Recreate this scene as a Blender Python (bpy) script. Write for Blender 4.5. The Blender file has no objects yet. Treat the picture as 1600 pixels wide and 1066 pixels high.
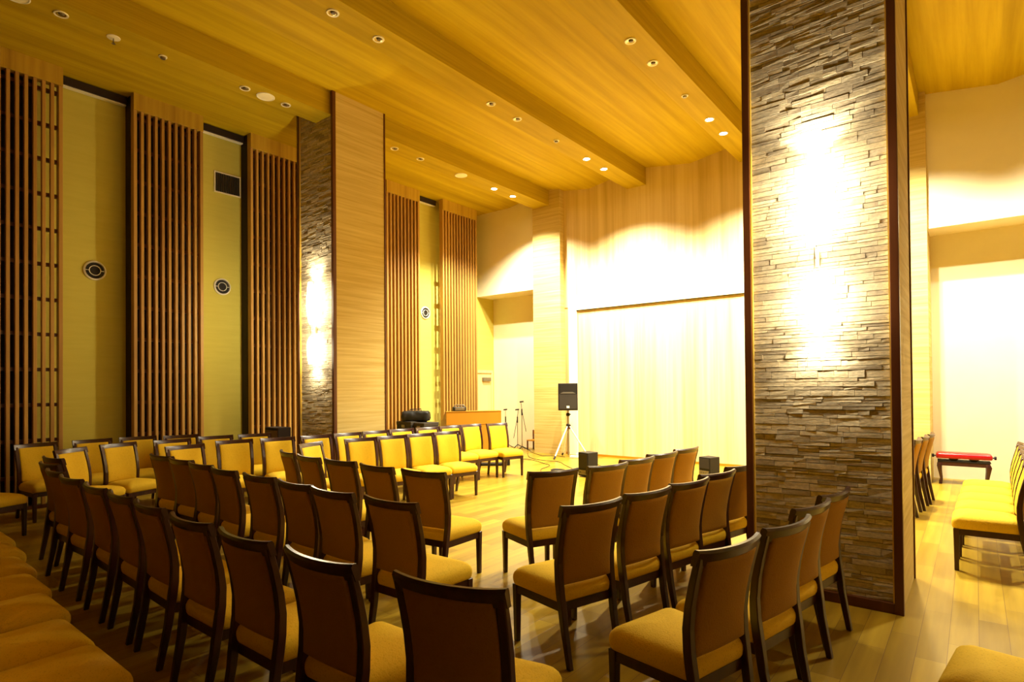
import bpy, bmesh, math, random
from mathutils import Vector, Matrix
random.seed(7)
C = bpy.context.scene.collection
R = math.radians
sc = bpy.context.scene
sc.view_settings.view_transform = 'Standard'
sc.view_settings.look = 'None'
sc.view_settings.gamma = 1.0
sc.view_settings.exposure = .72

# ------------------------------------------------------------------ helpers
def new_mat(name, base=(.5, .5, .5), rough=.5, metal=0.0, spec=.5, emit=None, estr=0.0):
    m = bpy.data.materials.new(name); m.use_nodes = True
    b = m.node_tree.nodes['Principled BSDF']
    b.inputs['Base Color'].default_value = (*base, 1)
    b.inputs['Roughness'].default_value = rough
    b.inputs['Metallic'].default_value = metal
    b.inputs['Specular IOR Level'].default_value = spec
    if emit:
        b.inputs['Emission Color'].default_value = (*emit, 1)
        b.inputs['Emission Strength'].default_value = estr
    return m

def nodes(m): return m.node_tree.nodes, m.node_tree.links, m.node_tree.nodes['Principled BSDF']

def grain(name, cols, scale, rough=.45, bump=.0, spec=.4, detail=6.0, fine=None):
    """streaky wood / woven paper: noise stretched along one axis, colours by ramp"""
    m = new_mat(name, cols[0], rough, spec=spec); n, l, b = nodes(m)
    tc = n.new('ShaderNodeTexCoord'); mp = n.new('ShaderNodeMapping'); mp.inputs['Scale'].default_value = scale
    ns = n.new('ShaderNodeTexNoise'); ns.inputs['Scale'].default_value = 1.0; ns.inputs['Detail'].default_value = detail
    ns.inputs['Roughness'].default_value = .62
    rp = n.new('ShaderNodeValToRGB'); e = rp.color_ramp.elements
    e[0].position = .3; e[0].color = (*cols[0], 1); e[1].position = .7; e[1].color = (*cols[-1], 1)
    for i, c in enumerate(cols[1:-1]):
        k = e.new(.3 + .4 * (i + 1) / (len(cols) - 1)); k.color = (*c, 1)
    l.new(tc.outputs['Object'], mp.inputs['Vector']); l.new(mp.outputs['Vector'], ns.inputs['Vector'])
    l.new(ns.outputs['Fac'], rp.inputs['Fac']); l.new(rp.outputs['Color'], b.inputs['Base Color'])
    if bump:
        bp = n.new('ShaderNodeBump'); bp.inputs['Strength'].default_value = bump; bp.inputs['Distance'].default_value = .01
        l.new(ns.outputs['Fac'], bp.inputs['Height']); l.new(bp.outputs['Normal'], b.inputs['Normal'])
    return m

class MB:
    """collects shapes and links them as ONE mesh object"""
    def __init__(s): s.v = []; s.f = []; s.mi = []
    def add(s, vs, fs, mi=0):
        o = len(s.v); s.v += [tuple(v) for v in vs]; s.f += [tuple(i + o for i in f) for f in fs]; s.mi += [mi] * len(fs)
    def box(s, x0, x1, y0, y1, z0, z1, mi=0):
        vs = [(x, y, z) for x in (x0, x1) for y in (y0, y1) for z in (z0, z1)]
        s.add(vs, [(0, 1, 3, 2), (4, 6, 7, 5), (0, 4, 5, 1), (2, 3, 7, 6), (0, 2, 6, 4), (1, 5, 7, 3)], mi)
    def sweep(s, secs, cap=True, mi=0):
        n = len(secs[0]); vs = [p for q in secs for p in q]; fs = []
        for i in range(len(secs) - 1):
            for j in range(n):
                k = (j + 1) % n; fs.append((i * n + j, i * n + k, (i + 1) * n + k, (i + 1) * n + j))
        if cap: fs.append(tuple(reversed(range(n)))); fs.append(tuple((len(secs) - 1) * n + j for j in range(n)))
        s.add(vs, fs, mi)
    def tube(s, pts, r, n=8, mi=0, cap=True):
        P = [Vector(p) for p in pts]; rs = r if isinstance(r, (list, tuple)) else [r] * len(P); secs = []; up = None
        for i, p in enumerate(P):
            t = (P[min(i + 1, len(P) - 1)] - P[max(i - 1, 0)]).normalized()
            if up is None: up = t.orthogonal().normalized()
            a = (up - t * up.dot(t)); a = a.normalized() if a.length > 1e-6 else t.orthogonal().normalized(); up = a; b = t.cross(a)
            secs.append([p + (a * math.cos(2 * math.pi * k / n) + b * math.sin(2 * math.pi * k / n)) * rs[i] for k in range(n)])
        s.sweep(secs, cap, mi)
    def lathe(s, prof, c=(0, 0, 0), axis='z', n=24, mi=0, cap=True):
        secs = []
        for r, h in prof:
            q = []
            for k in range(n):
                a = 2 * math.pi * k / n; u, w = r * math.cos(a), r * math.sin(a)
                p = {'z': (u, w, h), 'x': (h, u, w), 'y': (w, h, u)}[axis]; q.append((c[0] + p[0], c[1] + p[1], c[2] + p[2]))
            secs.append(q)
        s.sweep(secs, cap, mi)
    def prism(s, poly, a0, a1, axis='y', mi=0):
        f = {'y': lambda p, a: (p[0], a, p[1]), 'x': lambda p, a: (a, p[0], p[1]), 'z': lambda p, a: (p[0], p[1], a)}[axis]
        s.sweep([[f(p, a0) for p in poly], [f(p, a1) for p in poly]], True, mi)
    def build(s, name, mats, parent=None, smooth=False, bevel=0, seg=2, angle=40):
        me = bpy.data.meshes.new(name); me.from_pydata(s.v, [], s.f)
        mats = mats if isinstance(mats, (list, tuple)) else [mats]
        for m in mats: me.materials.append(m)
        for p, i in zip(me.polygons, s.mi): p.material_index = i
        bm = bmesh.new(); bm.from_mesh(me); bmesh.ops.recalc_face_normals(bm, faces=bm.faces)
        if bevel:
            ed = [e for e in bm.edges if len(e.link_faces) == 2 and e.calc_face_angle(0) > R(50)]
            bmesh.ops.bevel(bm, geom=ed, offset=bevel, segments=seg, profile=.5, affect='EDGES', clamp_overlap=True)
        bm.to_mesh(me); bm.free()
        if smooth:
            me.set_sharp_from_angle(angle=R(angle)); 
            for p in me.polygons: p.use_smooth = True
        o = bpy.data.objects.new(name, me); C.objects.link(o)
        if parent: o.parent = parent
        return o

def tag(o, label, cat, group=None, kind=None):
    o['label'] = label; o['category'] = cat
    if group: o['group'] = group
    if kind: o['kind'] = kind
    return o
def thing(name, label, cat, loc=(0, 0, 0), rz=0, group=None, kind=None):
    o = bpy.data.objects.new(name, None); C.objects.link(o); o.location = loc; o.rotation_euler = (0, 0, rz)
    o.empty_display_size = .1
    return tag(o, label, cat, group, kind)
def dup(root, loc, rz, label):
    r = root.copy(); C.objects.link(r); r.location = loc; r.rotation_euler = (0, 0, rz); r['label'] = label
    for ch in list(root.children):
        c = ch.copy(); C.objects.link(c); c.parent = r
        for g in ch.children:
            d = g.copy(); C.objects.link(d); d.parent = c
    return r
def ordn(i): return ['first', 'second', 'third', 'fourth', 'fifth', 'sixth', 'seventh', 'eighth', 'ninth', 'tenth', 'eleventh'][i]

# ------------------------------------------------------------------ materials
W_CEIL = grain('ceiling_wood', [(.40, .27, .006), (.50, .35, .009), (.60, .435, .013)], (5.5, .22, 5.5), .6, spec=.10, detail=8)
W_BEAM = grain('beam_wood', [(.38, .26, .006), (.44, .305, .009), (.50, .35, .012)], (9, .5, 30), .6, spec=.10, detail=5)
W_STAGE = grain('stage_wood', [(.56, .41, .16), (.72, .56, .28), (.82, .68, .40)], (5.0, 5.0, .12), .5, detail=8)
W_PAPER = grain('woven_wallpaper', [(.49, .35, .10), (.58, .44, .15), (.66, .52, .20)], (.7, .7, 26), .7, spec=.15, bump=.25, detail=4)
CREAM = grain('cream_wallpaper', [(.62, .545, .105), (.66, .585, .12)], (1.5, 1.5, 14), .8, spec=.1, detail=3)
CREAM2 = grain('cream_plaster', [(.80, .72, .48), (.83, .75, .51)], (2, 2, 2), .75, detail=2)
DARKWALL = grain('dark_wood_panelling', [(.05, .022, .007), (.075, .034, .011)], (6, 6, .4), .5, detail=4)
WHITE = new_mat('white_paint', (.86, .80, .58), .5)
SLAT = grain('slat_wood', [(.34, .165, .035), (.46, .25, .055), (.56, .32, .07)], (3.5, 3.5, .3), .45, detail=5)
FASCIA = grain('fascia_wood', [(.36, .20, .015), (.50, .31, .025), (.58, .38, .035)], (9, 9, .3), .45, detail=6)
DARKBACK = new_mat('dark_backing', (.022, .010, .004), .8)
POST = grain('dark_post_wood', [(.085, .022, .006), (.13, .04, .010)], (14, 14, .5), .35, detail=4)
MAHOG = grain('mahogany', [(.022, .005, .004), (.05, .012, .008)], (20, 20, 3), .28, spec=.5, detail=3)
BLACK = new_mat('black_plastic', (.012, .009, .006), .55, spec=.3)
GRILLE = new_mat('speaker_grille', (.022, .015, .007), .75)
GREY = new_mat('grey_metal', (.25, .22, .16), .35, .8)
BRASS = new_mat('brass_strip', (.70, .46, .07), .4, .3)
CHROME = new_mat('chrome', (.75, .70, .58), .2, 1.0)
WHITEM = new_mat('white_metal', (.85, .82, .70), .35)
RUBBER = new_mat('rubber', (.02, .012, .006), .7)
RED = new_mat('red_vinyl', (.34, .003, .007), .3)
ORANGE = grain('desk_veneer', [(.42, .18, .003), (.45, .195, .004)], (3, 3, .6), .5, detail=2)
DOORW = grain('door_wood', [(.72, .55, .22), (.80, .62, .27)], (8, 8, .4), .5, detail=4)
REFL = new_mat('reflector', (.55, .45, .22), .22, .9)
DARKCAN = new_mat('dark_can', (.12, .08, .03), .4)
LAMP = new_mat('lit_lamp', (.9, .8, .6), .5, emit=(1.0, .86, .58), estr=60)
OPAL = new_mat('opal_lamp_glass', (.9, .85, .7), .4, emit=(1.0, .87, .58), estr=46)

def fabric(name, c1, c2):
    m = new_mat(name, c1, .8, spec=.12); n, l, b = nodes(m)
    tc = n.new('ShaderNodeTexCoord')
    vo = n.new('ShaderNodeTexVoronoi'); vo.inputs['Scale'].default_value = 110
    ns = n.new('ShaderNodeTexNoise'); ns.inputs['Scale'].default_value = 60; ns.inputs['Detail'].default_value = 5
    mx = n.new('ShaderNodeMix'); mx.data_type = 'RGBA'; mx.inputs['A'].default_value = (*c1, 1); mx.inputs['B'].default_value = (*c2, 1)
    ad = n.new('ShaderNodeMath'); ad.operation = 'MULTIPLY_ADD'; ad.inputs[1].default_value = .9
    rp = n.new('ShaderNodeValToRGB'); rp.color_ramp.elements[0].position = .35; rp.color_ramp.elements[1].position = .85
    l.new(tc.outputs['Object'], vo.inputs['Vector']); l.new(tc.outputs['Object'], ns.inputs['Vector'])
    l.new(vo.outputs['Distance'], ad.inputs[0]); l.new(ns.outputs['Fac'], ad.inputs[2])
    l.new(ad.outputs[0], rp.inputs['Fac']); l.new(rp.outputs['Color'], mx.inputs['Factor'])
    l.new(mx.outputs['Result'], b.inputs['Base Color'])
    bp = n.new('ShaderNodeBump'); bp.inputs['Strength'].default_value = .25; bp.inputs['Distance'].default_value = .003
    l.new(ad.outputs[0], bp.inputs['Height']); l.new(bp.outputs['Normal'], b.inputs['Normal'])
    b.inputs['Sheen Weight'].default_value = .05; b.inputs['Sheen Tint'].default_value = (1, .7, .2, 1)
    return m
GOLD = fabric('gold_fabric', (.50, .315, .009), (.70, .46, .022))
GOLD_SHADE = fabric('gold_fabric_shade', (.27, .13, .010), (.32, .16, .013))  # same gold fabric, with the shade on the chair rears put into its colour

def floor_mat():
    m = new_mat('plank_floor', (.5, .3, .1), .3, spec=.28); n, l, b = nodes(m)
    tc = n.new('ShaderNodeTexCoord'); sp = n.new('ShaderNodeSeparateXYZ'); cb = n.new('ShaderNodeCombineXYZ')
    l.new(tc.outputs['Object'], sp.inputs[0]); l.new(sp.outputs['Y'], cb.inputs['X']); l.new(sp.outputs['X'], cb.inputs['Y'])
    br = n.new('ShaderNodeTexBrick'); br.offset = .37; br.offset_frequency = 2
    for k, v in (('Scale', 1.0), ('Brick Width', .92), ('Row Height', .152), ('Mortar Size', .0016), ('Mortar Smooth', .1), ('Bias', 0)):
        br.inputs[k].default_value = v
    br.inputs['Color1'].default_value = (.27, .170, .012, 1); br.inputs['Color2'].default_value = (.42, .285, .026, 1); br.inputs['Mortar'].default_value = (.16, .08, .02, 1)
    l.new(cb.outputs[0], br.inputs['Vector'])
    mp = n.new('ShaderNodeMapping'); mp.inputs['Scale'].default_value = (16, .9, 1); ns = n.new('ShaderNodeTexNoise'); ns.inputs['Scale'].default_value = 1; ns.inputs['Detail'].default_value = 7
    l.new(tc.outputs['Object'], mp.inputs[0]); l.new(mp.outputs[0], ns.inputs['Vector'])
    rp = n.new('ShaderNodeValToRGB'); rp.color_ramp.elements[0].position = .3; rp.color_ramp.elements[0].color = (.78, .72, .66, 1); rp.color_ramp.elements[1].position = .7; rp.color_ramp.elements[1].color = (1.08, 1.06, 1.0, 1)
    l.new(ns.outputs['Fac'], rp.inputs[0])
    mx = n.new('ShaderNodeMix'); mx.data_type = 'RGBA'; mx.blend_type = 'MULTIPLY'; mx.inputs['Factor'].default_value = 1
    l.new(br.outputs['Color'], mx.inputs['A']); l.new(rp.outputs['Color'], mx.inputs['B']); l.new(mx.outputs['Result'], b.inputs['Base Color'])
    bp = n.new('ShaderNodeBump'); bp.inputs['Strength'].default_value = .3; bp.inputs['Distance'].default_value = .002; bp.invert = True
    l.new(br.outputs['Fac'], bp.inputs['Height']); l.new(bp.outputs['Normal'], b.inputs['Normal'])
    return m
FLOOR = floor_mat()

def stone_mat():
    m = new_mat('ledger_stone', (.3, .25, .18), .72, spec=.4); n, l, b = nodes(m)
    ge = n.new('ShaderNodeNewGeometry'); tc = n.new('ShaderNodeTexCoord')
    rp = n.new('ShaderNodeValToRGB'); e = rp.color_ramp.elements
    e[0].position = 0; e[0].color = (.38, .32, .25, 1); e[1].position = 1; e[1].color = (.76, .68, .53, 1)
    for p, c in ((.25, (.52, .45, .35)), (.55, (.62, .545, .42)), (.8, (.66, .56, .40))):
        k = e.new(p); k.color = (*c, 1)
    l.new(ge.outputs['Random Per Island'], rp.inputs[0])
    ns = n.new('ShaderNodeTexNoise'); ns.inputs['Scale'].default_value = 26; ns.inputs['Detail'].default_value = 10; ns.inputs['Roughness'].default_value = .7
    mp = n.new('ShaderNodeMapping'); mp.inputs['Scale'].default_value = (1, 1, 2.2)
    l.new(tc.outputs['Object'], mp.inputs[0]); l.new(mp.outputs[0], ns.inputs['Vector'])
    r2 = n.new('ShaderNodeValToRGB'); r2.color_ramp.elements[0].position = .3; r2.color_ramp.elements[0].color = (.6, .58, .55, 1); r2.color_ramp.elements[1].position = .72; r2.color_ramp.elements[1].color = (1.25, 1.22, 1.1, 1)
    l.new(ns.outputs['Fac'], r2.inputs[0])
    mx = n.new('ShaderNodeMix'); mx.data_type = 'RGBA'; mx.blend_type = 'MULTIPLY'; mx.inputs['Factor'].default_value = 1
    l.new(rp.outputs['Color'], mx.inputs['A']); l.new(r2.outputs['Color'], mx.inputs['B']); l.new(mx.outputs['Result'], b.inputs['Base Color'])
    bp = n.new('ShaderNodeBump'); bp.inputs['Strength'].default_value = .55; bp.inputs['Distance'].default_value = .012
    l.new(ns.outputs['Fac'], bp.inputs['Height']); l.new(bp.outputs['Normal'], b.inputs['Normal'])
    return m
STONE = stone_mat()

# ------------------------------------------------------------------ room measures (metres; camera at the origin of X and Y)
YS, YP, YC, YN = 11.86, 11.68, 11.80, 12.50       # stage wall, piers, cream walls over the alcoves, alcove backs
XL, XF, XR, YB = -10.60, -10.25, 5.2, -3.2        # left wall, face of slat screens, right wall, wall behind
ZB, ZE, ZM = 6.073, 6.452, 6.301                  # beam underside, ceiling beside beams, ceiling fold
BR = [-8.10, -5.62, -3.153, -.67, 1.80, 4.27]; BW = .455
TOP = 6.75

def S(o, label, cat): return tag(o, label, cat, kind='structure')
b = MB(); b.box(XL - .1, XR + .1, YB - .1, YN + .1, -.12, 0)
S(b.build('floor', FLOOR), 'light oak plank floor running towards the stage wall', 'floor')
# ceiling: shallow folds between the beams, one slab
prof = [(XL, ZM + .01), (-9.45, ZM)]
for i, xr in enumerate(BR):
    prof += [(xr - BW, ZE), (xr, ZE)]
    if i < len(BR) - 1: prof.append(((xr + BR[i + 1] - BW) / 2, ZM))
prof += [(XR, ZE - .06)]
poly = prof + [(XR, TOP), (XL, TOP)]
b = MB(); b.prism(poly, YB, YN)
S(b.build('ceiling', W_CEIL), 'golden wood-grain ceiling in shallow folds between the beams', 'ceiling')
for i, xr in enumerate(BR):
    b = MB(); b.box(xr - BW, xr, YB, YP if i in (0,) else YS, ZB, ZE + .1)
    S(b.build('ceiling_beam', W_BEAM, bevel=.004), ['golden ceiling beam nearest the left slat wall, meeting the left stone pillar', 'golden ceiling beam second from the left wall, above the empty floor',
       'golden ceiling beam third from the left, ending beside the right stone pillar top', 'golden ceiling beam carried by the large right stone pillar', 'golden ceiling beam right of the large stone pillar', 'golden ceiling beam by the right hand wall'][i], 'beam')
b = MB(); b.box(XL - .1, XL, YB, YN, 0, TOP); S(b.build('wall_left', CREAM), 'yellow-cream papered side wall behind the slat screens', 'wall')
b = MB(); b.box(XR, XR + .1, YB, YN, 0, TOP); S(b.build('wall_right', CREAM2), 'cream wall on the right hand side', 'wall')
b = MB(); b.box(XL, XR, YB - .1, YB, 0, TOP); S(b.build('wall_back', DARKWALL), 'dark panelled wall at the rear of the hall', 'wall')
# stage end
XPL0, XPL1, XPR0, XPR1 = -8.60, -7.79, -1.43, -.58
b = MB(); b.box(XPL1, XPR0, YS, YN + .1, 3.55, TOP); b.box(XPL1, XPR0, YS + .022, YN + .1, 0, 3.55)
S(b.build('wall_stage', W_STAGE), 'pale vertical-grain wood wall behind the stage area', 'wall')
b = MB(); b.box(-7.66, -7.44, YS - .035, YS + .03, 0, 3.79); b.box(-1.78, -1.56, YS - .035, YS + .03, 0, 3.79); b.box(-7.44, -1.78, YS - .035, YS + .03, 3.46, 3.79)
S(b.build('trim_1', WHITE, bevel=.004), 'white portal frame around the lower stage wall panel', 'frame')
b = MB(); b.box(-7.44, -1.78, YS - .004, YS + .012, 3.447, 3.4595)  # black strip standing in for the shadow gap below the header
S(b.build('trim_shadow', BLACK), 'thin black strip painted as shadow under the white portal header', 'trim')
b = MB(); b.box(XPL0, XPL1, YP, YN + .1, 0, TOP); S(b.build('trim_3', W_PAPER), 'woven-paper pier left of the stage wall', 'pier')
b = MB(); b.box(XPR0, XPR1, YP, YN + .1, 0, TOP); S(b.build('trim_4', W_PAPER), 'woven-paper pier right of the stage wall', 'pier')
b = MB(); b.box(XL, XPL0, YC, YN + .1, 4.09, TOP); b.box(XL, XPL0, YN, YN + .1, 0, 4.09)
S(b.build('wall_alcove_left', CREAM2), 'cream wall with a low alcove left of the stage', 'wall')
b = MB(); b.box(XPR1, XR, YC, YN + .1, 4.20, TOP); b.box(XPR1, XR, YN, YN + .1, 0, 4.20)
S(b.build('wall_alcove_right', CREAM2), 'cream wall with a low alcove right of the stage', 'wall')
b = MB(); b.box(XPL1, XPR0, YS + .008, YS + .021, 0, .05); S(b.build('baseboard_stage', ORANGE), 'thin brown skirting under the stage wall', 'skirting')

# door in the left alcove
b = MB(); b.box(XL, XL + .03, 11.50, 12.33, 0, 2.02)
d = b.build('door_1', DOORW); S(d, 'pale wooden door in the side of the left alcove', 'door')
b = MB(); b.box(XL, XL + .055, 12.33, 12.40, 0, 2.10); b.box(XL, XL + .055, 11.43, 11.50, 0, 2.10); b.box(XL, XL + .055, 11.50, 12.33, 2.02, 2.10)
b.build('door_frame', DOORW, d, bevel=.004)
b = MB(); b.box(XL + .03, XL + .09, 11.95, 12.28, 1.80, 1.90); b.build('door_closer', GREY, d, bevel=.01)
b = MB(); b.tube([(XL + .03, 11.62, 1.30), (XL + .075, 11.62, 1.30), (XL + .075, 11.62, 1.02), (XL + .03, 11.62, 1.02)], .011); b.build('door_handle', GREY, d, smooth=True)

# ------------------------------------------------------------------ slat screens on the left wall
def screen(y0, y1, label, see=None):
    t = thing('slat_screen', label, 'slat screen', (XF, (y0 + y1) / 2, 0), 0, 'slatted wooden wall screens')
    L = y1 - y0; h = L / 2; zt = 6.04; n = max(3, round(L / .0957)); p = (L - .05) / (n - 1)
    b = MB()
    for i in range(n):
        y = -h + .025 + i * p; w = .024 if i in (0, n - 1) else .021
        b.box(-.075 if i not in (0, n - 1) else -.12, 0, y - w, y + w, .05, zt)
    b.build('slats', SLAT, t, bevel=.003, seg=1)
    b = MB(); b.box(-.12, .012, -h, h, zt, 6.315); b.build('fascia', FASCIA, t, bevel=.003)
    b = MB(); b.box(-.12, .005, -h, h, 0, .05); b.build('plinth', POST, t)
    b = MB()
    for k in range(12): b.box(-.135, -.076, -h + .03, h - .03, .42 + k * .5, .47 + k * .5)
    b.build('rungs', POST, t)
    a0, a1 = -h, h
    if see == 'right': a1 = h - .28
    if see == 'left': a0 = -h + .37
    b = MB(); b.box(-.345, -.14, a0, a1, 0, 6.30); b.build('backing', DARKBACK, t)
    if see != 'right' :
        pass
    return t
screen(1.20, 2.517, 'dark slatted screen at the left edge, its right slats open to the wall', 'right')
screen(3.417, 4.467, 'dark slatted screen between the two round wall vents on the left')
screen(5.296, 6.30, 'dark slatted screen touching the left stone pillar')
screen(7.00, 7.95, 'slatted screen hidden behind the left stone pillar')
screen(8.42, 9.408, 'slatted screen just beyond the left stone pillar')
screen(10.17, 11.43, 'brightly lit slatted screen nearest the stage', 'left')

# roller blind rails above the wall bays
for y0, y1, lb in ((2.53, 3.40, 'white blind rail above the wall bay nearest the camera'), (4.48, 5.285, 'white blind rail above the bay with the vent grille'), (9.42, 10.16, 'white blind rail above the bay nearest the stage')):
    t = thing('blind_rail', lb, 'blind rail', (XL, (y0 + y1) / 2, 6.16), 0, 'blind rails over the wall bays'); h = (y1 - y0) / 2
    b = MB(); b.box(.02, .10, -h, h, 0, .022); b.build('rail', WHITEM, t, bevel=.004)
    b = MB(); b.box(.0, .13, -h, h, .022, .135); b.build('pelmet', DARKBACK, t)

# round nozzle vents + grille
for y, z, lb in ((3.00, 3.49, 'round black wall vent with white rings, nearest the camera'), (4.94, 3.49, 'round black wall vent below the vent grille'), (9.89, 3.483, 'round wall vent in the bay nearest the stage')):
    t = thing('wall_vent', lb, 'vent', (XL, y, z), 0, 'round wall vents')
    b = MB(); b.lathe([(.150, 0), (.150, .02), (.128, .032), (.124, .010), (.124, 0)], axis='x', n=32, cap=False); b.build('outer_ring', WHITEM, t, smooth=True)
    b = MB(); b.lathe([(.126, .0005), (.126, .008), (.07, .004), (.0, .004)], axis='x', n=32, cap=False); b.build('nozzle', BLACK, t, smooth=True)
    b = MB(); b.lathe([(.078, .008), (.078, .026), (.070, .026), (.070, .008)], axis='x', n=32, cap=False); b.box(.010, .018, -.125, -.074, -.004, .004); b.box(.010, .018, .074, .125, -.004, .004)
    b.build('inner_ring', WHITEM, t, smooth=True)
t = thing('vent_grille', 'dark louvred vent grille high on the left wall', 'vent', (XL, 5.04, 5.18))
b = MB(); b.box(0, .02, -.24, .24, 0, .02); b.box(0, .02, -.24, .24, .36, .38); b.box(0, .02, -.24, -.22, .02, .36); b.box(0, .02, .22, .24, .02, .36); b.build('frame', WHITE, t)
b = MB(); b.box(0, .004, -.22, .22, .02, .36); b.build('backing', BLACK, t)
b = MB()
for k in range(14): y = -.205 + k * .0315; b.box(.005, .018, y - .004, y + .004, .02, .36)
b.build('louvres', GREY, t)

# ------------------------------------------------------------------ stone pillars
def pillar(x0, x1, y0, y1, label, seed):
    rnd = random.Random(seed)
    t = thing('stone_pillar', label, 'pillar', ((x0 + x1) / 2, y0, 0), 0, None, 'structure')
    w = (x1 - x0) / 2; D = y1 - y0
    b = MB(); b.box(-w + .03, w - .012, .06, D - .012, 0, TOP - .2); b.build('core', W_PAPER, t)
    b = MB(); z = .075
    while z < 6.5:
        hh = rnd.choice((.022, .027, .032, .038, .045, .058)); x = -w + .058
        while x < w - .06:
            ln = rnd.uniform(.07, .30); xe = min(x + ln, w - .058)
            if w - .058 - xe < .05: xe = w - .058
            parts = [(z, z + hh)] if rnd.random() < .72 or hh < .05 else [(z, z + hh * .5), (z + hh * .5, z + hh)]
            for za, zb in parts:
                dpt = rnd.uniform(.003, .011); a = rnd.uniform(-.0025, .0025); c = rnd.uniform(-.0025, .0025); g = .0012
                vs = [(x + g, .07, za + g), (xe - g, .07, za + g), (xe - g, .07, zb - g), (x + g, .07, zb - g),
                      (x + g, .045 - dpt + a, za + g), (xe - g, .045 - dpt - a, za + g + .002), (xe - g, .045 - dpt - c, zb - g), (x + g, .045 - dpt + c, zb - g - .002)]
                b.add(vs, [(0, 1, 2, 3), (4, 7, 6, 5), (0, 4, 5, 1), (1, 5, 6, 2), (2, 6, 7, 3), (3, 7, 4, 0)])
            x = xe
        z += hh
    b.build('stone_cladding', STONE, t)
    for sx, yy in ((-1, 0), (1, 0), (-1, 1), (1, 1)):
        xa = -w if sx < 0 else w - .056; b = MB()
        b.box(xa, xa + .056, 0 if yy == 0 else D - .03, .06 if yy == 0 else D, 0, 6.45)
        b.build('corner_post', POST, t, bevel=.004)
    b = MB(); b.box(-w + .056, w - .056, .005, .06, 0, .075); b.build('skirting', POST, t, bevel=.003)
    for sx in (-1, 1): b = MB(); b.box(sx * (w - .060) - .005, sx * (w - .060) + .005, .012, .06, .075, 6.45); b.build('edge_strip', BRASS, t)
    return t
PR = (-1.48, -.411, 4.939, 5.986); PL = (-9.07, -8.02, 5.50, 6.57)
pillar(*PR, 'large stone-clad pillar with dark corner posts in the right foreground', 3)
pillar(*PL, 'stone-clad pillar beside the slat wall on the left', 5)
def sconce_beams(t):
    for nm, z, up, e in (('up_beam', .815, 168, 36), ('down_beam', -.575, 12, 20)):
        l = bpy.data.lights.new(nm, 'SPOT'); l.energy = e; l.color = (1.0, .87, .58); l.spot_size = R(135); l.spot_blend = 1.0; l.shadow_soft_size = .02
        o = bpy.data.objects.new(nm, l); C.objects.link(o); o.location = (0, -.085, z); o.rotation_euler = (R(up), 0, 0); o.parent = t
def sconce(cx, y0, label):
    t = thing('wall_sconce', label, 'wall lamp', (cx, y0 + .02, 2.6), 0, 'up and down wall lamps')
    b = MB(); b.box(-.018, .018, -.03, .01, -.05, .07); b.build('back_plate', WHITEM, t, bevel=.006)
    b = MB(); b.tube([(0, -.03, 0), (0, -.10, 0)], .010); b.tube([(0, -.10, -.10), (0, -.10, .13)], .005); b.build('stem', WHITEM, t, smooth=True)
    b = MB(); b.lathe([(.012, .10), (.030, .14), (.054, .28), (.062, .44), (.056, .58), (.044, .72), (.034, .79)], c=(0, -.10, 0), n=20); b.build('upper_shade', OPAL, t, smooth=True)
    b = MB(); b.lathe([(.010, -.10), (.030, -.13), (.052, -.20), (.058, -.29), (.052, -.39), (.042, -.49), (.032, -.55)], c=(0, -.10, 0), n=20); b.build('lower_shade', OPAL, t, smooth=True)
    sconce_beams(t)
sconce(-.935, PR[2], 'bright sconce on the right stone pillar')
sconce(-8.545, PL[2], 'bright sconce on the left stone pillar')

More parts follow.
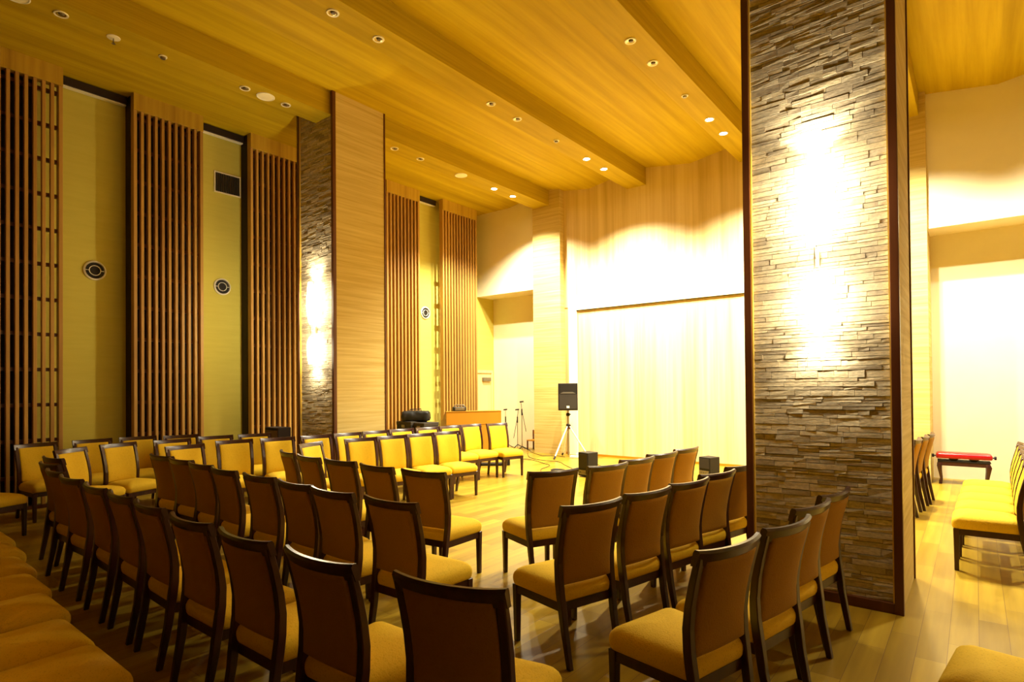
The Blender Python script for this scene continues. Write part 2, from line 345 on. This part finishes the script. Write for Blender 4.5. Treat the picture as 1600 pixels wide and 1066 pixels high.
# ------------------------------------------------------------------ chairs
def outline(wf, wb, yb, yf, r=.045, n=6):
    pts = []
    for cx, cy, a0 in ((wf - r, yf - r, 0), (-wf + r, yf - r, 90), (-wb + r, yb + r, 180), (wb - r, yb + r, 270)):
        for k in range(n + 1):
            a = R(a0 + 90 * k / n); pts.append((cx + r * math.cos(a), cy + r * math.sin(a)))
    return pts
KB = .75
def back_y(z):      # centre line of the stiles and back, side view
    P = [(0, -.285), (.25, -.238), (.45, -.215), (.58, -.226), (.76, -.262), (.95, -.315)]
    for (z0, y0), (z1, y1) in zip(P, P[1:]):
        if z <= z1: return y0 + (y1 - y0) * (z - z0) / (z1 - z0)
    return P[-1][1]
def bend(x, z): return back_y(z) + KB * x * x * max(0, min(1, (z - .40) / .25))
def make_chair():
    t = thing('banquet_chair', '', 'chair')
    oc = outline(.240, .214, -.222, .252)
    cx, cy = 0, .02
    b = MB(); secs = []
    for s, z in ((.90, .366), (.975, .370), (1.0, .384), (1.012, .408), (1.008, .426), (.98, .444), (.92, .461), (.82, .476), (.6, .492), (.3, .500), (.04, .502)):
        secs.append([(cx + (x - cx) * s, cy + (y - cy) * s, z) for x, y in oc])
    b.sweep(secs); b.build('seat', GOLD, t, smooth=True, angle=70)
    b = MB(); i = .022
    b.box(-.225, .225, .218, .238, .315, .368); b.box(-.195, .195, -.216, -.196, .315, .368)
    for sx in (-1, 1):
        b.sweep([[(sx * x, y, z) for x, z in ((x0 - i, .315), (x0, .315), (x0, .368), (x0 - i, .368))] for x0, y in ((.205, -.20), (.229, .225))])
    b.build('seat_rail', MAHOG, t)
    # padded back, one gold fabric, its rear face coloured darker as shade
    def ring(s, d, n=9):
        x0, x1, z0, z1 = -.193, .193, .472, .905; P = []
        for k in range(n): P.append((x0 + (x1 - x0) * k / n, z0))
        for k in range(n): P.append((x1, z0 + (z1 - z0) * k / n))
        for k in range(n): P.append((x1 - (x1 - x0) * k / n, z1))
        for k in range(n): P.append((x0, z1 - (z1 - z0) * k / n))
        return [(x * s, bend(x * s, .69 + (z - .69) * s) + d, .69 + (z - .69) * s) for x, z in P]
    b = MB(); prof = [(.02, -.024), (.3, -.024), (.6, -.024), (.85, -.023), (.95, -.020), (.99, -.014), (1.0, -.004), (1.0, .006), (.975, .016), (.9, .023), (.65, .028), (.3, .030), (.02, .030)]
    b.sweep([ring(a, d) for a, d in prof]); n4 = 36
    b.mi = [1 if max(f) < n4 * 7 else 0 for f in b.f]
    b.build('backrest', [GOLD, GOLD_SHADE], t, smooth=True, angle=75)
    b = MB(); secs = []; n = 16; hw = .240
    for k in range(n + 1):
        x = -hw + 2 * hw * k / n; zt = .950 + .006 * (x / hw) ** 4; h = .017
        def yy(z): return bend(x, z)
        secs.append([(x, yy(.884) - h * .8, .884), (x, yy(.884) + h * .8, .884), (x, yy(zt) + h, zt - .012), (x, yy(zt) + h * .5, zt), (x, yy(zt) - h * .5, zt), (x, yy(zt) - h, zt - .012)])
    b.sweep(secs); b.build('crest_rail', MAHOG, t, smooth=True, angle=50)
    for sx in (-1, 1):
        b = MB(); secs = []
        for z in (0, .12, .25, .34, .42, .50, .60, .70, .80, .88, .92):
            x = sx * (.194 + .022 * z / .9); hw = .0155 + .0045 * min(1, z / .35); hd = .016 + .007 * (1 - abs(z - .42) / .5)
            yc = back_y(z) + KB * x * x * max(0, min(1, (z - .40) / .25))
            secs.append([(x - hw, yc - hd, z), (x + hw, yc - hd, z), (x + hw, yc + hd, z), (x - hw, yc + hd, z)])
        b.sweep(secs); b.build('leg', MAHOG, t, bevel=.004, seg=1)
        b = MB(); b.sweep([[(sx * .214 + a * w, .220 + c * w, z) for a, c in ((-1, -1), (1, -1), (1, 1), (-1, 1))] for z, w in ((0, .0165), (.20, .019), (.368, .022))])
        b.build('leg', MAHOG, t, bevel=.003, seg=1)
    return t
chair0 = make_chair(); used = []
TOPD = .275     # crest ends sit this far behind the chair's centre
def chair(x, y, face, label, group, top=True):
    f = R(face); o = TOPD if top else 0
    loc = (x + o * math.cos(f), y + o * math.sin(f), 0); rz = f - math.pi / 2
    if not used:
        chair0.location = loc; chair0.rotation_euler = (0, 0, rz); chair0['label'] = label; r = chair0
    else: r = dup(chair0, loc, rz, label)
    r['group'] = group; used.append(r)
A = [(-1.50, 1.50, 102), (-2.16, 1.40, 91), (-2.75, 1.38, 90), (-3.34, 1.38, 90), (-3.96, 1.40, 88), (-4.50, 1.42, 88), (-5.05, 1.43, 88), (-5.70, 1.45, 92), (-6.27, 1.49, 92), (-6.95, 1.60, 94), (-7.52, 1.76, 96)]
for i, a in enumerate(A): chair(*a, f'dark-framed chair seen from behind, {ordn(i)} from the right in the nearest long row', 'chairs in the nearest row')
B = [(-2.87, 2.37, 92), (-3.46, 2.35, 90), (-3.97, 2.38, 88), (-4.53, 2.40, 91), (-5.15, 2.41, 88), (-5.70, 2.45, 90), (-6.23, 2.49, 93), (-6.76, 2.51, 94)]
for i, a in enumerate(B): chair(*a, f'dark-framed chair seen from behind, {ordn(i)} from the right in the second row from the camera', 'chairs in the second row')
Cc = [(-3.62, 3.34, 96), (-4.22, 3.33, 88), (-4.82, 3.37, 91), (-5.38, 3.38, 84), (-5.95, 3.48, 76)]
for i, a in enumerate(Cc): chair(*a, f'dark-framed chair seen from behind, {ordn(i)} from the aisle in the front row facing the stage', 'chairs in the front row')
Dd = [(-2.75, 4.00, 155), (-2.555, 4.57, 163), (-2.54, 5.115, 165), (-2.53, 5.66, 166), (-2.51, 6.25, 171)]
for i, a in enumerate(Dd): chair(*a, f'gold chair turned left, {ordn(i)} from the camera in the innermost right-hand row', 'inner row right of the aisle')
Ee = [(-1.81, 3.04, 163), (-1.71, 3.60, 168), (-1.635, 4.13, 168), (-1.615, 4.66, 166), (-1.60, 5.20, 168)]
for i, a in enumerate(Ee): chair(*a, f'gold chair turned left, {ordn(i)} from the camera in the middle row right of the aisle', 'middle row right of the aisle')
Ff = [(-.86, 2.62, 166), (-.75, 3.18, 168), (-.75, 3.74, 169), (-.72, 4.26, 170)]
for i, a in enumerate(Ff): chair(*a, f'gold chair seen from behind, {ordn(i)} in the row running to the right stone pillar', 'row in front of the right pillar')
G = [(-9.71, 2.09, 10), (-9.75, 2.73, 3), (-9.72, 3.29, -5), (-9.46, 3.79, -10)]
for i, a in enumerate(G): chair(*a, f'gold chair facing right, {ordn(i)} from the left in the outermost row along the slat wall', 'outermost row by the slat wall')
H = [(-8.44, 2.14, 36), (-8.74, 2.73, 18), (-8.73, 3.38, 0), (-8.84, 4.02, -8), (-8.71, 4.55, -12)]
for i, a in enumerate(H): chair(*a, f'gold chair facing right, {ordn(i)} from the left in the row before the slat wall', 'second row by the slat wall')
I = [(-7.71, 3.13, 6), (-7.90, 3.84, -9), (-7.74, 4.38, -11), (-7.62, 4.92, -8), (-7.60, 5.45, -5), (-7.56, 5.96, -8), (-7.54, 6.48, -9), (-7.46, 6.99, -9), (-7.38, 7.47, -8), (-7.34, 7.97, -9), (-7.12, 8.46, -14)]
for i, a in enumerate(I): chair(*a, f'gold chair facing right, {ordn(i)} from the left in the row passing the left stone pillar', 'row passing the left pillar')
J = [(-6.63, 4.19, 22), (-6.67, 5.00, -12), (-6.60, 5.49, -12), (-6.54, 5.98, -12), (-6.48, 6.47, -12)]
for i, a in enumerate(J): chair(*a, f'gold chair facing right, {ordn(i)} from the left in the innermost row before the left pillar', 'inner row before the left pillar')
chair(-8.60, 1.44, 22, 'gold chair cut by the left picture edge, only its seat showing', 'lone chair at the left edge', False)
for i, (x, y) in enumerate([(-2.81, .92), (-3.30, .925), (-3.86, .97), (-4.39, 1.01), (-4.95, 1.06), (-5.51, 1.12), (-6.04, 1.16)]):
    chair(x - .21, y - .24, 90, f'dim gold seat in the lower left corner, {ordn(i)} from the camera', 'dim seats in the lower left corner', False)
for i, y in enumerate((6.66, 7.18, 7.70, 8.22, 8.76)):
    chair(.075 + .012 * i, y, 180, f'pale lit seat at the right edge, {ordn(i)} from the camera', 'seats at the right edge', False)
for i, (x, y) in enumerate([(-.576, 8.86), (-.53, 9.36), (-.49, 9.88)]):
    chair(x, y, 178, f'gold chair back just right of the stone pillar, {ordn(i)} from the camera', 'chairs beyond the right pillar')
chair(.14, 3.10, 173, 'gold seat in the lower right corner of the picture', 'seats in the lower right corner', False)
chair(.10, 2.54, 173, 'gold seat corner showing at the bottom edge, lower right', 'seats in the lower right corner', False)

# ------------------------------------------------------------------ ceiling fittings
def downlight(x, y, lit, label, r=.075):
    t = thing('downlight', label, 'ceiling light', (x, y, ZB), 0, 'lit downlights by the stage' if lit else 'unlit downlights in the beams')
    b = MB(); b.lathe([(r * .70, 0), (r * .72, -.010), (r * .95, -.012), (r, -.004), (r, 0)], n=28, cap=False); b.build('trim_ring', WHITEM, t, smooth=True)
    b = MB(); b.lathe([(r * .72, -.008), (r * .5, -.003), (0.001, -.001)], n=28, cap=False); b.build('reflector', LAMP if lit else REFL, t, smooth=True)
    if not lit:
        b = MB(); b.lathe([(.001, -.020), (r * .30, -.018), (r * .42, -.006), (r * .42, -.002)], c=(r * .12, 0, 0), n=20); b.build('bulb', DARKCAN, t, smooth=True)
    else:
        l = bpy.data.lights.new('downlight_beam', 'SPOT'); l.energy = SPOT_E * (.6 if x > 1 else 1); l.color = (1.0, .92, .70); l.spot_size = R(124); l.spot_blend = .55; l.shadow_soft_size = .045
        o = bpy.data.objects.new('downlight_beam', l); C.objects.link(o); o.location = (0, 0, -.03); o.parent = t
SPOT_E = 800
names = ['beam by the slat wall', 'second beam from the left', 'third beam from the left', 'beam over the right pillar', 'beam right of the pillar']
DL = [(-8.345, [4.23, 4.88, 7.05, 7.69, 2.03], [9.90, 10.57]), (-5.86, [4.03, 4.70, 6.89, 7.56], [9.75, 10.43]), (-3.40, [6.77, 7.43], [9.61, 10.30]), (-.90, [], [9.5, 10.2]), (1.57, [], [9.5, 10.2])]
for (x, off, on), nm in zip(DL, names):
    for i, y in enumerate(sorted(off)): downlight(x, y, False, f'unlit round downlight in the {nm}, {ordn(i)} from the camera')
    for y, w in zip(on, ('nearer', 'farther')): downlight(x, y, True, f'glowing downlight in the {nm}, {w} of the pair by the stage', .082)
def ceil_speaker(x, y, label):
    t = thing('ceiling_speaker', label, 'speaker', (x, y, ZB), 0, 'round ceiling speakers')
    b = MB(); b.lathe([(.105, -.006), (.118, -.014), (.130, -.008), (.130, 0), (.10, 0)], n=32, cap=False); b.build('rim', WHITEM, t, smooth=True)
    b = MB(); b.lathe([(.106, -.001), (.106, -.008), (.06, -.011), (.001, -.012)], n=32, cap=False); b.build('mesh_cover', WHITE, t, smooth=True)
ceil_speaker(-8.345, 4.55, 'white round ceiling speaker between two downlights at the left pillar')
ceil_speaker(-8.345, 8.83, 'white round ceiling speaker beyond the left pillar')
ceil_speaker(-8.345, 1.62, 'large round ceiling speaker cut by the top left corner')
t = thing('ceiling_sprinkler', 'round sprinkler with a hanging stem near the top left', 'sprinkler', (-8.40, 2.58, ZB))
b = MB(); b.lathe([(.075, 0), (.072, -.008), (.02, -.014), (.001, -.014)], n=24, cap=False); b.build('escutcheon', WHITEM, t, smooth=True)
b = MB(); b.tube([(0, 0, -.0), (0, 0, -.075)], .007); b.lathe([(.022, -.075), (.022, -.080)], n=12); b.build('stem', GREY, t, smooth=True)
for x, y, lb in ((-8.38, 3.14, 'small smoke detector on the beam near the top left'), (-5.84, 8.68, 'small smoke detector on the second beam, before its lit pair'), (-3.41, 8.58, 'small smoke detector on the third beam, before its lit pair')):
    t = thing('smoke_detector', lb, 'smoke detector', (x, y, ZB), 0, 'small ceiling detectors')
    b = MB(); b.lathe([(.05, 0), (.05, -.012), (.001, -.014)], n=20, cap=False); b.build('base', WHITEM, t, smooth=True)
    b = MB(); b.lathe([(.032, -.012), (.030, -.034), (.001, -.038)], n=20, cap=False); b.build('sensor', GREY, t, smooth=True)

# ------------------------------------------------------------------ stage equipment
def tripod_speaker():
    x, y = -7.32, 11.25
    t = thing('speaker_stand', 'white-legged tripod stand under the black loudspeaker', 'speaker stand', (x, y, 0))
    for a in (262, 20, 140):
        c, s = math.cos(R(a)), math.sin(R(a)); b = MB(); b.tube([(.03 * c, .03 * s, .72), (.47 * c, .47 * s, .035)], .017, 10); o = b.build('leg', WHITEM, t, smooth=True)
        b = MB(); b.tube([(.445 * c, .445 * s, .07), (.49 * c, .49 * s, .012)], .022, 10); b.build('rubber_foot', RUBBER, o, smooth=True)
    b = MB(); b.tube([(0, 0, .06), (0, 0, 1.09)], .017, 10); b.build('pole', GREY, t, smooth=True)
    for z in (.74, .99): b = MB(); b.lathe([(.035, z - .035), (.045, z - .01), (.045, z + .02), (.03, z + .04)], n=16); b.tube([(0, 0, z), (.085, -.03, z + .01)], .014, 8); b.build('collar', BLACK, t, smooth=True)
    b = MB(); b.box(-.06, .06, -.02, .02, .66, .70); b.build('brace', POST, t)
    s = thing('loudspeaker', 'black loudspeaker on the tripod stand before the stage wall', 'speaker', (x, y, 1.09), R(34))
    b = MB(); b.sweep([[(-.225, -.15, 0), (.225, -.15, 0), (.16, .17, 0), (-.16, .17, 0)], [(-.225, -.15, .62), (.225, -.15, .62), (.16, .17, .62), (-.16, .17, .62)]]); b.build('cabinet', BLACK, s, bevel=.012)
    b = MB(); b.box(-.20, .20, -.162, -.15, .03, .37); b.build('woofer_grille', GRILLE, s, bevel=.008)
    b = MB(); b.sweep([[(-.18, -.158, .40), (.18, -.158, .40), (.18, -.158, .58), (-.18, -.158, .58)], [(-.07, -.151, .455), (.07, -.151, .455), (.07, -.151, .55), (-.07, -.151, .55)]]); b.build('horn', BLACK, s)
    b = MB(); b.sweep([[(-.185, -.170, .385), (.185, -.170, .385), (.185, -.156, .385), (-.185, -.156, .385)], [(-.11, -.166, .42), (.11, -.166, .42), (.11, -.156, .42), (-.11, -.156, .42)]]); b.build('horn_lip', GREY, s)
    b = MB(); b.box(-.032, .032, -.167, -.1615, .055, .105); b.build('badge', WHITEM, s)
tripod_speaker()
def monitor(x, y, rz, label, h=.42):
    t = thing('stage_monitor', label, 'speaker', (x, y, 0), rz, 'black speaker boxes on the floor')
    b = MB(); b.box(-.125, .125, -.13, .13, .01, h); b.build('cabinet', BLACK, t, bevel=.01)
    b = MB(); b.box(-.11, .11, -.138, -.13, .16, h - .03); b.build('rear_panel', GRILLE, t)
    b = MB()
    for k in range(4): b.tube([(-.075 + .05 * k, -.136, .08), (-.075 + .05 * k, -.152, .08)], .012, 8)
    b.box(-.10, .10, -.138, -.13, .04, .12); b.build('sockets', GREY, t)
    for sx in (-1, 1): b = MB(); b.lathe([(.02, 0), (.02, .012)], c=(sx * .09, 0, 0), n=10); b.build('foot', RUBBER, t)
monitor(-5.54, 9.17, R(-14), 'black speaker box standing on the floor left of the tall pillar, cables at its base', .44)
monitor(-3.74, 10.35, R(-20), 'black speaker box on the floor just left of the right stone pillar', .36)

def mic_stand(x, y, h, label, boom=0):
    t = thing('microphone_stand', label, 'microphone stand', (x, y, 0), 0, 'microphone stands in the alcove')
    b = MB(); b.tube([(0, 0, .04), (0, 0, h - .22)], .009, 8); b.build('pole', GREY, t, smooth=True)
    for a in (30, 150, 270):
        b = MB(); b.tube([(0, 0, .12), (.21 * math.cos(R(a)), .21 * math.sin(R(a)), .012)], .010, 8); b.build('leg', BLACK, t, smooth=True)
    b = MB(); b.tube([(0, 0, h - .34), (0, 0, h - .18)], .017, 10); b.build('clutch', BLACK, t, smooth=True)
    if boom:
        b = MB(); b.tube([(.13 * boom, 0, h - .75), (0, 0, h - .20), (-.03 * boom, 0, h)], .007, 8); b.build('boom_arm', BLACK, t, smooth=True)
    else:
        b = MB(); b.tube([(0, 0, h - .18), (0, 0, h)], .007, 8); b.build('upper_rod', GREY, t, smooth=True)
    b = MB(); b.tube([(-.05, -.02, h), (.04, .02, h + .012)], .018, 8); b.build('clip', BLACK, t, smooth=True)
mic_stand(-9.88, 12.12, 1.02, 'straight black microphone stand, leftmost of three in the alcove')
mic_stand(-9.43, 12.06, 1.03, 'folded black microphone stand in the middle of three in the alcove', -1)
mic_stand(-9.05, 11.76, 1.25, 'tall boom microphone stand nearest the pier, its arm raised', 1)
t = thing('wooden_chair', 'small brown wooden chair half hidden by the left pier', 'chair', (-8.98, 12.20, 0))
b = MB(); b.box(-.15, .15, -.15, .15, .23, .26); b.build('seat', ORANGE, t, bevel=.006)
for sx in (-1, 1):
    for sy in (-1, 1):
        b = MB(); b.box(sx * .13 - .016, sx * .13 + .016, sy * .13 - .016, sy * .13 + .016, 0, .23 if sy < 0 else .50); b.build('leg', POST, t, bevel=.004)
b = MB(); b.box(-.114, .114, .12, .14, .40, .48); b.build('backrest', ORANGE, t, bevel=.006)

# console desk, things on it
da = math.atan2(1.05, .68)
t = thing('console_desk', 'wide orange veneer console desk behind the back row', 'desk', (-9.12, 9.12, 0), da)
LN = 1.27
b = MB(); b.prism([(0, .0), (.0, 1.09), (.16, 1.09), (.40, .90), (.62, .88), (.62, 0)], 0, LN, 'x'); b.build('carcass', ORANGE, t, bevel=.004)
b = MB(); b.box(.0, LN, -.006, .0, .80, .806); b.build('panel_seam', POST, t)
b = MB(); b.box(.0, LN, -.012, .17, 1.09, 1.105); b.build('ledge', ORANGE, t, bevel=.003)
t = thing('radio', 'small black and silver portable player on the desk corner', 'radio', (-9.10, 9.30, 1.105), da)
b = MB(); b.box(0, .30, -.07, .07, 0, .10); b.build('body', BLACK, t, bevel=.02)
b = MB(); b.tube([(.02, 0, .095), (.05, 0, .135), (.25, 0, .135), (.28, 0, .095)], .016, 8); b.build('handle', CHROME, t, smooth=True)
b = MB(); b.box(.04, .26, -.078, -.07, .02, .085); b.build('front_panel', GREY, t, bevel=.004)
def case(x0, x1, y0, y1, h, label):
    t = thing('equipment_case', label, 'case', ((x0 + x1) / 2, (y0 + y1) / 2, 0), 0, 'black equipment cases'); w, d = (x1 - x0) / 2, (y1 - y0) / 2
    b = MB(); b.box(-w, w, -d, d, 0, h - .08); b.build('body', BLACK, t, bevel=.008)
    b = MB(); b.box(-w - .006, w + .006, -d - .006, d + .006, h - .08, h); b.build('lid', GRILLE, t, bevel=.01)
    b = MB(); b.box(-.05, .05, -d - .018, -d - .002, h - .13, h - .07); b.build('latch', GREY, t)
case(-10.03, -9.56, 8.48, 8.95, .90, 'black equipment case under the black bag, left one of two')
case(-9.54, -9.22, 8.55, 8.98, .88, 'black equipment case beside the orange desk, right one of two')
t = thing('duffel_bag', 'rumpled black duffel bag lying on the equipment cases', 'bag', (-9.68, 8.74, .90), R(40))
rb = random.Random(4); b = MB(); secs = []
for k in range(13):
    u = -1 + 2 * k / 12; x = u * .30; s = (.80 if abs(u) > .99 else 1.0); q = []
    for j in range(18):
        a = 2 * math.pi * j / 18; rr = 1 + rb.uniform(-.10, .10)
        cc, ss = math.cos(a), math.sin(a); cc = math.copysign(abs(cc) ** .4, cc); ss = math.copysign(abs(ss) ** .5, ss)
        q.append((x + rb.uniform(-.012, .012), .16 * s * rr * cc, max(.0, .105 + .115 * s * rr * ss)))
    secs.append(q)
b.sweep(secs); b.build('body', new_mat('black_nylon', (.012, .011, .009), .5, spec=.3), t, smooth=True, angle=80)
b = MB(); b.tube([(-.14, -.10, .18), (-.12, -.06, .26), (.12, -.06, .27), (.14, -.10, .18)], .011, 8); b.build('handle', RUBBER, t, smooth=True)
b = MB(); b.tube([(-.26, 0, .215), (-.1, 0, .23), (.1, 0, .23), (.26, 0, .215)], .006, 6); b.build('zip', GREY, t)

t = thing('dark_cabinet', 'dark low cabinet wedged between slat screen and left stone pillar', 'cabinet', (-9.45, 5.35, 0))
b = MB(); b.box(-.22, .22, -.12, .12, 0, .98); b.build('body', DARKBACK, t, bevel=.01)
b = MB(); b.box(-.20, .20, -.128, -.12, .05, .93); b.build('door', POST, t)

# power boxes, leads and coils on the stage floor
def cable(pts, label, r=.006, name='cable'):
    P = [Vector((*p, 0)) for p in pts]; out = []
    for i in range(len(P) - 1):
        p0, p1, p2, p3 = P[max(i - 1, 0)], P[i], P[i + 1], P[min(i + 2, len(P) - 1)]
        for k in range(6):
            u = k / 6; q = .5 * ((2 * p1) + (p2 - p0) * u + (2 * p0 - 5 * p1 + 4 * p2 - p3) * u * u + (3 * p1 - p0 - 3 * p2 + p3) * u ** 3)
            out.append((q.x, q.y, r))
    out.append((P[-1].x, P[-1].y, r))
    b = MB(); b.tube(out, r, 6); return tag(b.build(name, RUBBER, smooth=True), label, 'cable', 'black leads on the stage floor')
cable([(-8.75, 11.7), (-8.4, 11.45), (-8.0, 11.2), (-7.7, 11.35), (-7.45, 11.3)], 'black lead from the microphone stands to the tripod')
cable([(-8.6, 11.4), (-8.1, 10.8), (-7.6, 10.52), (-7.1, 10.50), (-6.7, 10.15), (-6.35, 9.85), (-6.0, 9.55), (-5.80, 9.25)], 'long black lead snaking from the alcove to the left speaker box')
cable([(-8.3, 10.5), (-7.7, 10.4), (-7.2, 10.1), (-6.9, 9.9), (-6.75, 9.4), (-6.55, 9.1)], 'black lead crossing the floor left of the coil')
cable([(-6.95, 11.30), (-6.5, 11.05), (-6.2, 10.6), (-5.7, 10.3)], 'thin black lead running from the socket box towards the stage wall middle')
def coil(x, y, r, n, label):
    pts = []; rc = random.Random(int(x * 100))
    for k in range(n * 14):
        a = 2 * math.pi * k / 14; q = r * (.72 + .28 * rc.random()); pts.append((x + q * math.cos(a), y + .7 * q * math.sin(a), .008 + .004 * (k // 14)))
    b = MB(); b.tube(pts, .008, 6); tag(b.build('cable_coil', RUBBER, smooth=True), label, 'cable', 'coiled leads on the floor')
coil(-6.32, 9.36, .17, 6, 'coil of black cable behind the chair nearest the aisle')
coil(-4.37, 9.07, .12, 3, 'small coil of black cable between the chair backs on the right')
coil(-4.06, 9.20, .10, 3, 'smallest cable coil, right of the other one between chair backs')
coil(-5.72, 8.86, .12, 3, 'tangle of cable at the foot of the left speaker box')
t = thing('power_strip', 'white socket box on the floor at the tripod foot', 'power strip', (-7.15, 11.35, 0), R(20))
b = MB(); b.box(-.16, .16, -.06, .06, 0, .05); b.build('body', WHITEM, t, bevel=.01)
b = MB(); b.box(-.02, .06, -.04, .04, .05, .11); b.build('plug', WHITEM, t, bevel=.01)
t = thing('stage_box', 'small black cable box on the floor under the back row chairs', 'cable box', (-7.92, 9.28, 0), R(38))
b = MB(); b.box(-.28, .28, -.10, .10, 0, .055); b.build('body', BLACK, t, bevel=.008)
b = MB(); b.box(.29, .36, -.05, .05, 0, .13); b.build('connector_block', BLACK, t, bevel=.01)

# piano bench with red cushion
t = thing('piano_bench', 'dark piano bench with a glossy red cushion by the right alcove', 'bench', (-.16, 11.95, 0), R(2))
b = MB(); secs = []
op = outline(.36, .36, -.17, .17, .03, 4)
for s, z in ((.97, .42), (1, .435), (1, .475), (.97, .497), (.85, .505), (.4, .51), (.03, .51)): secs.append([(x * s, y * s, z) for x, y in op])
b.sweep(secs); b.build('cushion', RED, t, smooth=True, angle=60)
b = MB(); b.box(-.33, .33, -.15, .15, .30, .365); b.build('apron', MAHOG, t, bevel=.006)
b = MB(); b.box(-.34, .34, -.155, .155, .365, .38); b.sweep([[(-.16, -.12, .38), (-.10, -.12, .38), (-.10, .12, .38), (-.16, .12, .38)], [(-.20, -.12, .42), (-.06, -.12, .42), (-.06, .12, .42), (-.20, .12, .42)]]); b.sweep([[(.10, -.12, .38), (.16, -.12, .38), (.16, .12, .38), (.10, .12, .38)], [(.06, -.12, .42), (.20, -.12, .42), (.20, .12, .42), (.06, .12, .42)]]); b.build('lift_frame', BLACK, t)
for sx in (-1, 1):
    b = MB(); b.tube([(sx * .36, 0, .445), (sx * .385, 0, .445)], .010, 8); b.lathe([(.026, sx * .385), (.030, sx * .40), (.026, sx * .415)], c=(0, 0, .445), axis='x', n=14); b.build('knob', BLACK, t, smooth=True)
    for sy in (-1, 1):
        b = MB(); secs = []
        for z, dx, w in ((.36, .0, .032), (.30, .022, .034), (.20, .012, .024), (.08, -.004, .017), (.03, .006, .02), (0, .012, .022)):
            cx, cy = sx * (.295 + dx), sy * (.115 + dx * .6); secs.append([(cx - w, cy - w, z), (cx + w, cy - w, z), (cx + w, cy + w, z), (cx - w, cy + w, z)])
        b.sweep(secs); b.build('leg', MAHOG, t, smooth=True, bevel=.004)

# ------------------------------------------------------------------ camera, world
cam = bpy.data.cameras.new('camera'); co = bpy.data.objects.new('camera', cam); C.objects.link(co)
yaw, pit, rol = 6.7234e-01, 1.066e-02, -8.51e-03
fwd = Vector((-math.sin(yaw) * math.cos(pit), math.cos(yaw) * math.cos(pit), math.sin(pit)))
rt = Vector((math.cos(yaw), math.sin(yaw), 0)); up = rt.cross(fwd)
r2 = rt * math.cos(rol) + up * math.sin(rol); u2 = -rt * math.sin(rol) + up * math.cos(rol)
co.matrix_world = Matrix(((r2.x, u2.x, -fwd.x, 0), (r2.y, u2.y, -fwd.y, 0), (r2.z, u2.z, -fwd.z, 1.65), (0, 0, 0, 1)))
cam.sensor_width = 36; cam.lens = 908.25 / 1600 * 36; cam.shift_y = (594.19 - 533) / 1600; cam.clip_start = .02
sc.camera = co
w = bpy.data.worlds.new('world'); sc.world = w; w.use_nodes = True
w.node_tree.nodes['Background'].inputs[0].default_value = (0, 0, 0, 1)
w.node_tree.nodes['Background'].inputs[1].default_value = 0
sc.cycles.max_bounces = 10; sc.cycles.diffuse_bounces = 7; sc.cycles.glossy_bounces = 4
sc.cycles.use_denoising = True
sc.cycles.sample_clamp_indirect = 8
